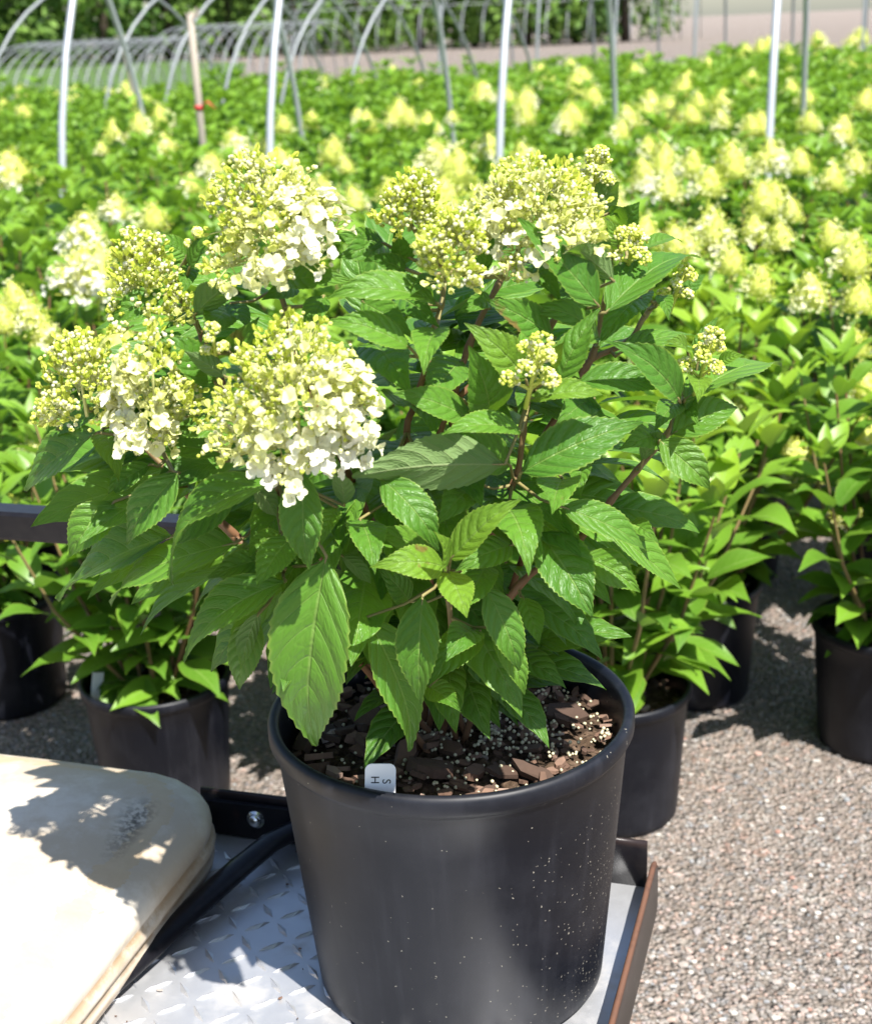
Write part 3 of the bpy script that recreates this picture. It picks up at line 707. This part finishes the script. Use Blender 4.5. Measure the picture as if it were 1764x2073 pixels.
def bevel_strip(path,h0,h1,th,side,mat,name,rust=0):
    """upright steel strip along a path of cart (u,v) points"""
    mb=MB();rows=[]
    for i,(u,v,dh) in enumerate(path):
        a=path[max(0,i-1)];b=path[min(len(path)-1,i+1)];t=V((b[0]-a[0],b[1]-a[1],0)).normalized();n=V((-t.y,t.x,0))*side
        pr=[(0,h0+dh*.6),(0,h1-.009-dh),(0,h1-.003-dh),(.0015,h1-dh),(th-.0015,h1-dh),(th,h1-.003-dh),(th,h1-.009-dh),(th,h0+dh*.6)]
        rows.append([mb.vert(cart(u+n.x*q,v+n.y*q,z+ (rng.uniform(-.0009,.0009) if z>h0+.02 else 0)),(0,0),(0,rust if z>h1-.006-dh else rust*.12,0,1)) for q,z in pr])
    mb.grid(rows,True);mb.face(*rows[0][::-1]);mb.face(*rows[-1])
    return part(name,mb.mesh(name,mat),crt)
side=[(0,-.012-.0001,.012),(0,-.02,.004)]+[(0,-.03-.04*k,0) for k in range(31)]
bevel_strip(side,.492,.565,.006,1,M['rusty'],'side_lip',.95)
back=[(-.0075-.05*k,-.0015,0) for k in range(12)]
bevel_strip(back,.495,.575,.006,1,M['black'],'back_flange',.1)
# corner gusset, bolts
mb=MB();gp_=[(-.55,.520),(-.55,.560),(-.54,.565),(-.38,.566),(-.365,.56),(-.36,.520)]
f0=[mb.vert(cart(u,-.011,z)) for u,z in gp_];f1=[mb.vert(cart(u,-.018,z)) for u,z in gp_]
mb.face(*f0);mb.face(*f1[::-1]);mb.grid([f0,f1],True);part('gusset',mb.mesh('gusset',M['black'],False),crt)
pb=atY(491,1660,1.452);bu=(pb-KC).dot(KU)
mb=MB()
c=cart(bu,-.018,.5475);nv=-KV
for r,z in((.0105,0),(.0105,.0015)): pass
def disc_stack(mb,c,ax,prof,n=20):
    x=ax.orthogonal().normalized();y=ax.cross(x);rows=[]
    for r,z in prof: rows.append([mb.vert(c+ax*z+x*(r*math.cos(6.2832*k/n))+y*(r*math.sin(6.2832*k/n))) for k in range(n)])
    mb.grid(rows,True);mb.face(*rows[-1])
disc_stack(mb,c,nv,[(.0115,0),(.0115,.0018),(.0085,.0022),(.0085,.004),(.0075,.0065),(.005,.0085),(.002,.0093)])
part('bolt',mb.mesh('bolt',M['bolt']),crt)
# strap bar that runs forward along the cushion
mb=MB()
pts=[cart(-.36,-.016,.548),cart(-.40,-.022,.551),cart(-.425,-.034,.549),cart(-.445,-.06,.545),cart(-.462,-.11,.541),cart(-.482,-.19,.537),cart(-.505,-.29,.533),cart(-.53,-.40,.529),cart(-.56,-.55,.528),cart(-.60,-.75,.528)]
mb.tube(pts,[.014,.0155,.0165,.017,.0175,.0175,.0175,.0175,.0175,.0175],14,True,.6,V((0,0,1)))
part('strap_bar',mb.mesh('strap_bar',M['black']),crt)
# grab rail of square tube on an upright at its hidden end and one at the left
def sqtube(mb,pts,w_,b=.004):
    pr=[];h=w_/2
    for sx,sy in((1,1),(-1,1),(-1,-1),(1,-1)):
        for k in((0,1) if sx*sy>0 else (1,0)):
            pr.append((sx*(h-(b if k else 0)),sy*(h-(0 if k else b))))
    pts=[V(p) for p in pts];rows=[]
    for i,p in enumerate(pts):
        t=(pts[min(i+1,len(pts)-1)]-pts[max(i-1,0)]).normalized();x=KV.copy();y=t.cross(x).normalized()
        rows.append([mb.vert(p+x*a+y*c_) for a,c_ in pr])
    mb.grid(rows,True);mb.face(*rows[0][::-1]);mb.face(*rows[-1])
zr_=.893
mb=MB();sqtube(mb,[cart(-1.20,.035,zr_),cart(-.36,.035,zr_)],.037);part('grab_rail',mb.mesh('grab_rail',M['black'],False),crt)
for u in(-.385,-1.15):
    mb=MB();sqtube(mb,[cart(u,.036,.43),cart(u,.036,zr_-.0195)],.034);part('rail_post',mb.mesh('rail_post',M['black'],False),crt)
mb=MB();rbox(mb,-1.26,-.05,-1.2,-.06,.40,ZB-.0065);part('chassis',mb.mesh('chassis',M['black'],False),crt)
for u,v in((-.16,-.32),(-1.12,-.32),(-.16,-1.0),(-1.12,-1.0)):
    mb=MB();c=cart(u,v,.20);rows=[]
    for k in range(28):
        a=6.2832*k/28;rows.append([mb.vert(c+KU*x+(KV*math.cos(a)+V((0,0,1))*math.sin(a))*r) for x,r in((-.05,.11),(-.055,.17),(-.04,.197),(.04,.197),(.055,.17),(.05,.11))])
    mb.grid(rows+[rows[0]]);wh=part('wheel',mb.mesh('tyre',M['tyre']),crt)
    mb=MB();disc_stack(mb,c-KU*.05,KU,[(.112,0),(.112,.02),(.04,.03),(.04,.10),(.0,.10)],24);r_=part('rim',mb.mesh('rim',M['rusty']),wh);r_.matrix_parent_inverse=Matrix.Translation(-KC)@Matrix.Identity(4)
    r_.matrix_parent_inverse=wh.matrix_parent_inverse.inverted()@Matrix.Translation(-KC)
    mb=MB();mb.tube([c,cart(u,v,.41)],.02,8);part('axle_leg',mb.mesh('axle_leg',M['black']),crt)
# ------------------------------------------------------------ cream seat cushion
cu0,cu1,cv0,cv1=-1.35,-.492,-.95,-.018
def outline(inset,n=14,rad=.115):
    r=max(.004,rad-inset*.6);a0,a1,b0,b1=cu0+inset,cu1-inset,cv0+inset,cv1-inset;o=[]
    for cx_,cy_,st in((a1-r,b1-r,0),(a0+r,b1-r,90),(a0+r,b0+r,180),(a1-r,b0+r,270)):
        for k in range(n+1):
            a=R(st+90*k/n);o.append((cx_+r*math.cos(a),cy_+r*math.sin(a)))
    # more points along the straight right edge
    out=[]
    for i,p in enumerate(o):
        q=o[(i+1)%len(o)];out.append(p);d=math.hypot(q[0]-p[0],q[1]-p[1])
        if d>.1:
            m_=int(d/.03)
            for k in range(1,m_): out.append((lerp(p[0],q[0],k/m_),lerp(p[1],q[1],k/m_)))
    return out
mb=MB();rows=[]
SH=.020
prof=[(.014,.000,0),(.006,.004,.5),(.002,.009,.7),(.001,.013,.2),(.0045,.016,1),(.0008,.019,.6),(-.0015,.0225,.3),(.0008,.026,.7),(.004,.0285,.9),(.0015,.032,.15),(.001,.040,.05),(.003,.047,0),(.008,.054,0),(.016,.061,0),(.028,.068,0),(.045,.0745,0),(.065,.080,0),(.09,.085,0),(.12,.0895,0),(.16,.093,0),(.21,.0955,0),(.27,.097,0),(.34,.098,0),(.41,.0985,0)]
ZC=.522
for ins,z,gr in prof:
    row=[]
    z=z*1.7 if z<.032 else z+SH*1.12
    for (u,v) in outline(ins):
        d=math.hypot(u-(cu1-.145),v-(cv1-.155));an=math.atan2(v-(cv1-.155),u-(cu1-.145))
        cre=math.exp(-((d-.078)/.0045)**2)*(1 if -1.0<an<1.05 else 0)*(1 if z>.045 else 0)
        mould=math.exp(-((d-.082)/.0045)**2)*(1 if -.75<an<.75 else 0)*(1 if z>.045 else 0)
        e=max(0,1-abs(ins-.045)/.04)
        wob=.0012*math.sin(u*31+v*17)*min(1,ins*20)
        row.append(mb.vert(cart(u,v,ZC+z-cre*.004+wob),(0,0),(e,gr,mould,1)))
    rows.append(row)
# equalise: every ring has the same count
n0=min(len(r) for r in rows)
def resample(r,n): return [r[int(i*len(r)/n)] for i in range(n)]
rows=[resample(r,n0) if len(r)!=n0 else r for r in rows]
mb.face(*rows[0][::-1]);mb.grid(rows,True);mb.face(*rows[-1])
cush=mb.build('seat_cushion',M['vinyl']);tag(cush,'worn cream vinyl seat cushion with brown stains along its welted edge','seat cushion')
# ------------------------------------------------------------ the big potted hydrangea
hero=empty('potted_hydrangea',PC);tag(hero,'large hydrangea in a black pot on the cart, with white and lime flower heads','hydrangea')
SR=random.Random(77)
mb=build_pot(RT,.148,HP,128)
for i,(x,y,z) in enumerate(mb.v):
    a=math.atan2(y,x);s=math.exp(-((a+.45)/.62)**2)*(1 if z<HP-.03 else .15)*lerp(.35,1,min(1,(HP-z)/.25))
    if math.hypot(x,y)<.14: s=0
    mb.c[i]=(0,s*.8+.04,0,1)
pot=link('pot',mb.mesh('pot',M['pot']),hero)
soil=link('soil',soil_disc(.163,.252,SR).mesh('soil',M['soil']),hero)
ch=chips_mesh(SR,.158,.262,330);[chip(ch,V((.15*math.sqrt(q)*math.cos(q*91),.15*math.sqrt(q)*math.sin(q*91),.270)),SR,SR.uniform(1.6,2.9)) for q in [SR.random() for _ in range(75)]]
b_=link('bark_mulch',ch.mesh('bark_mulch',M['bark'],False),soil)
mb=MB()
for i in range(820):
    if SR.random()<.6:
        x=SR.gauss(.06,.06);y=SR.gauss(.03,.07)
    else: q=.157*math.sqrt(SR.random());a=SR.uniform(0,6.28);x,y=q*math.cos(a),q*math.sin(a)
    r=math.hypot(x,y)
    if r>.158: continue
    mb.ico((x,y,.266+.009*(1-r/.16)+SR.uniform(-.003,.003)),SR.uniform(.0013,.0022),1)
link('fertilizer_prills',mb.mesh('fertilizer_prills',M['prill']),soil)
# bark bits spilled on the plate beside the pot
mb=MB()
for k in range(16): chip(mb,cart(-.045-SR.random()*.03,-.18-SR.random()*.06,ZB+.004),SR,1)
for k in range(70): chip(mb,cart(-.03-SR.random()*.47,-.03-SR.random()*.45,ZB+.002),SR,.35)
tag(mb.build('spilled_bark',M['bark'],None,False),'bark bits and grit spilled on the metal plate round the big pot','bark bits',None,'stuff')
def surf(x,y):
    ry=640 if y<870 else 1300
    q=((x-800)/800)**2+((y-870)/ry)**2
    return 1.24-.21*math.sqrt(max(.03,1-q))
def P3(x,y,dy=0): return atY(x,y,surf(x,y)+dy)
# stems
SOILC=PC+V((0,0,.262))
stem3=[]
for si,s in enumerate(STEMS):
    n=len(s);pts=[]
    for i,(x,y) in enumerate(s):
        p=P3(x,y,.045+.02*min(1,i/2));pts.append(p)
    last=pts[-1];root=SOILC+V((SR.uniform(-.03,.03),SR.uniform(-.03,.03),-.01))
    md=last.lerp(root,.5)+V((0,.02,-.0))
    pts+= [md,root]
    # smooth
    sm=[]
    for i in range(len(pts)-1):
        p0=pts[max(0,i-1)];p1=pts[i];p2=pts[i+1];p3=pts[min(len(pts)-1,i+2)]
        for k in range(5):
            t=k/5;sm.append(.5*((2*p1)+(p2-p0)*t+(2*p0-5*p1+4*p2-p3)*t*t+(3*p1-p0-3*p2+p3)*t**3))
    sm.append(pts[-1]);stem3.append(sm)
    mb=MB();rr=[lerp(.0019,.0034,i/(len(sm)-1)) for i in range(len(sm))]
    # nodes swell where leaf pairs sit
    rr=[r*(1.35 if i%5==0 and 0<i<len(sm)-6 else 1) for i,r in enumerate(rr)]
    base=len(mb.v);mb.tube(sm,rr,9)
    for i in range(len(mb.v)):
        L=(i//9)/len(sm);mb.c[i]=(max(0,.95-L*1.9),0,0,1)
    part('stem',mb.mesh('stem',M['stem']),hero)
allst=[(p,si) for si,s in enumerate(stem3) for p in s[:-4]]
order=sorted(range(len(LEAVES)),key=lambda i:-math.hypot(LEAVES[i][2]-LEAVES[i][0],LEAVES[i][3]-LEAVES[i][1])*LEAVES[i][4])
big=set(order[:98])
rest=MB()
LR=random.Random(11)
for li,(bx,by,tx,ty,wpx,lay,fl) in enumerate(LEAVES):
    dz=-.011*lay
    B=P3(bx,by,.022+dz);T=P3(tx,ty,dz-.004)
    depth=B.y*1.08
    Lpx=math.hypot(tx-bx,ty-by);L=(T-B).length;Wv=wpx*depth/F_PX
    if L<Wv*2.05:          # seen nearly end on: the blade runs towards the viewer
        need=math.sqrt(max(0,(Wv*2.15)**2-L*L));need=min(need,.085)
        mv=(CAM-T).normalized()*need*.8
        T=T+mv*.55;B=B-mv*.45
        L=(T-B).length
    W=max(Wv*1.04,L*.40);W=min(W,L*.56,.085) if Wv<L*.56 else Wv*1.04
    a=(T-B).normalized();v=(CAM-(B+T)/2).normalized()
    n0=(v-a*v.dot(a)).normalized()
    ph=math.acos(max(-1,min(1,Wv/W*.98)))
    best=None
    for sg in(1,-1):
        nn=Matrix.Rotation(sg*ph,3,a)@n0
        if best is None or nn.z>best.z: best=nn
    n=best
    if 'u' in fl: 
        n=-n0
        n=Matrix.Rotation(R(25),3,a)@n if (Matrix.Rotation(R(25),3,a)@n).z>(Matrix.Rotation(R(-25),3,a)@n).z else Matrix.Rotation(R(-25),3,a)@n
    y=1.0 if 'y' in fl else max(0,LR.gauss(.08,.09))
    tint=(LR.random(),min(1,y*.8),1 if LR.random()<.4 else 0,1)
    one=li in big
    mb=MB() if one else rest
    mb.cur=0
    leaf(mb,B,T,n,W,34 if one else 16,4 if one else 2,LR.uniform(.02,.13),LR.uniform(0,.22),LR.uniform(.12,.40),True,LR.uniform(.0,.075),LR.uniform(0,6),tint,.014,LR.uniform(-.55,.55))
    # petiole to the closest stem
    q=min(allst,key=lambda s:(s[0]-B).length)[0]
    if (q-B).length>.15: q=B-a*.035-V((0,0,.01))
    mb.cur=1;mb.tint=(.75,0,0,1)
    mb.tube([q,q.lerp(B,.55)-V((0,0,.004)),B,B+a*L*.08+n*L*.012],[.0017,.0013,.0013,.0006],5,False)
    if one:
        lo_=part('leaf',mb.mesh('leaf',[M['leaf'],M['stem']]),hero)
        if 'y' in fl: lo_['label']='young bright lime green leaf'
# inner leaves that fill the heart of the bush
for k in range(250):
    d=V((LR.gauss(0,1),LR.gauss(0,1),LR.gauss(0,1))).normalized()*LR.random()**.4
    c=atY(770,905,1.25)+V((d.x*.225,d.y*.17,d.z*.185))
    if c.y<1.10: c.y=1.10+LR.random()*.05
    if c.z<ZR+.03 and V((c.x-PC.x,c.y-PC.y)).length>.11: continue
    out=V((d.x,d.y,d.z*.3-.15)).normalized();L=LR.uniform(.075,.12);rest.cur=0
    leaf(rest,c,c+out*L,V((0,0,1))+V((LR.uniform(-.5,.5),LR.uniform(-.7,.2),0)),L*.46,10,2,.06,.08,.2,True,.02,LR.uniform(0,6),(LR.random(),LR.random()*.1,0,1))
for k in range(60):
    an=LR.uniform(0,6.28);rr=LR.uniform(.0,.085);c=PC+V((math.cos(an)*rr,math.sin(an)*rr,HP+LR.uniform(.02,.13)));out=V((math.cos(an),math.sin(an),LR.uniform(-.5,.2))).normalized();L=LR.uniform(.07,.11);rest.cur=0
    leaf(rest,c,c+out*L,V((0,0,1))+V((LR.uniform(-.4,.4),LR.uniform(-.6,.2),0)),L*.46,10,2,.06,.1,.2,True,.02,LR.uniform(0,6),(LR.random()*.6,0,0,1))
tag(part('foliage',rest.mesh('foliage',[M['leaf'],M['stem']]),hero),kind='stuff')
# flower heads
def head(kind,ax_,ay,bx,by,wpx,lay,nf=0,nb=0,white=.5,wd=None,seed=1,lean=.3):
    p=P3(bx,by,.0);Y=p.y-.012*lay
    b=atY(bx,by,Y+.02);a=atY(ax_,ay,Y+.02-lean*.05);w_=wpx*Y*1.06/F_PX
    rg=random.Random(seed);fh=empty('flower_head',(0,0,0));fh['label']={'full':'lacy flower head with white and lime florets','lime':'lime green flower head just opening','bud':'tight cluster of pale green round buds'}[kind];fh.parent=hero;fh.matrix_parent_inverse=Matrix.Translation(-PC)
    if kind=='bud': S,Bd,K=beadhead(b,a,w_,nf or 6,rg)
    else: S,Bd,K=panicle(b,a,w_,nf,nb,white,wd,rg,1.0,1,False,.52,kind)
    def sub(nm,me): link(nm,me,fh)
    if S: tag(link('sepals',S.mesh('sepals',M['petal']),fh),kind='stuff')
    tag(link('buds',Bd.mesh('buds',M['petal']),fh),kind='stuff');sub('stalks',K.mesh('stalks',M['petal']))
    # peduncle to the closest stem
    q=min(allst,key=lambda s:(s[0]-b).length+max(0,s[0].z-b.z)*3)[0]
    mb=MB();mb.tint=(.85,0,0,1);mb.tube([q,q.lerp(b,.6),b+(a-b)*.1],[.0024,.0022,.0018],6,False);sub('peduncle',mb.mesh('peduncle',M['stem']))
X=V((1,0,0))
head('full',585,650,606,885,335,5,640,340,.50,V((.6,-.6,-.3)),41,.9)
head('full',508,322,560,505,280,3,480,280,.42,V((.9,-.3,-.3)),22,.5)
head('full',1120,325,1085,475,272,1,430,260,.42,V((-.3,-.5,-.5)),23,.4)
head('lime',930,438,905,555,155,4,230,200,.16,None,24,.4)
head('lime',843,362,828,462,145,1,210,180,.15,None,25,.4)
head('lime',285,478,300,640,185,1,280,200,.12,None,26,.4)
head('lime',150,690,175,835,205,3,300,220,.18,None,27,.6)
head('full',308,668,312,862,225,3,360,220,.44,V((-.7,-.4,-.3)),28,.7)
head('bud',1218,300,1200,372,85,0,7,seed=31)
head('bud',1285,460,1272,532,92,2,7,seed=32)
head('bud',1447,668,1415,768,95,2,7,seed=33)
head('bud',1098,680,1072,790,118,5,8,seed=34)
head('bud',428,658,437,722,58,4,5,seed=35)
head('bud',400,466,393,502,38,1,4,seed=36)
head('bud',1388,540,1362,610,72,-1,6,seed=37)
head('full',1028,522,1024,565,85,2,9,14,.8,None,38,.2)
# white label in the pot
lab=empty('plant_label',(0,0,0));tp=atY(770,1546,1.098);bt=tp+V((.002,-.004,-.075))
lab.location=tp;tag(lab,'white plastic label with two black letters, in the soil of the big pot','plant label')
mb=MB();hw=.0137;o=[(-hw,-.05),(-hw,-.006)]+[(-hw+.006-.006*math.cos(R(a)),-.006+.006*math.sin(R(a))) for a in(20,45,70,90)]+[(hw-.006+.006*math.sin(R(a)),-.006+.006*math.cos(R(a))) for a in(0,20,45,70)]+[(hw,-.006),(hw,-.05)]
bk=V((.03,.30,.95)).normalized()
rt_=V((.995,.05,-.075)).normalized();up_=(V((0,.12,1))-rt_*V((0,.12,1)).dot(rt_)).normalized();nf_=rt_.cross(up_)
fr=[mb.vert(rt_*x+up_*z+nf_*.0006) for x,z in o];ba=[mb.vert(rt_*x+up_*z-nf_*.0006) for x,z in o]
mb.face(*fr);mb.face(*ba[::-1]);mb.grid([fr,ba],True)
link('tag',mb.mesh('tag',M['white'],False),lab)
lt=empty('lettering');lt.parent=lab
def letter(ch_,x,z,s):
    cu=bpy.data.curves.new('letter','FONT');cu.body=ch_;cu.size=s;cu.align_x='CENTER';cu.align_y='CENTER';cu.extrude=.0001
    tmp=bpy.data.objects.new('letter',cu);COL.objects.link(tmp)
    dg=bpy.context.evaluated_depsgraph_get();me=bpy.data.meshes.new_from_object(tmp.evaluated_get(dg))
    COL.objects.unlink(tmp);bpy.data.objects.remove(tmp)
    me.materials.clear();me.materials.append(M['ink'])
    rot=Matrix((-up_,rt_,nf_)).transposed()      # text runs down the label, tops of letters to the right
    for v_ in me.vertices: v_.co=rot@v_.co+rt_*x+up_*z+nf_*.0009
    link('letter',me,lt)
letter('S',.0052,-.0165,.0105);letter('H',-.0050,-.0150,.0105)
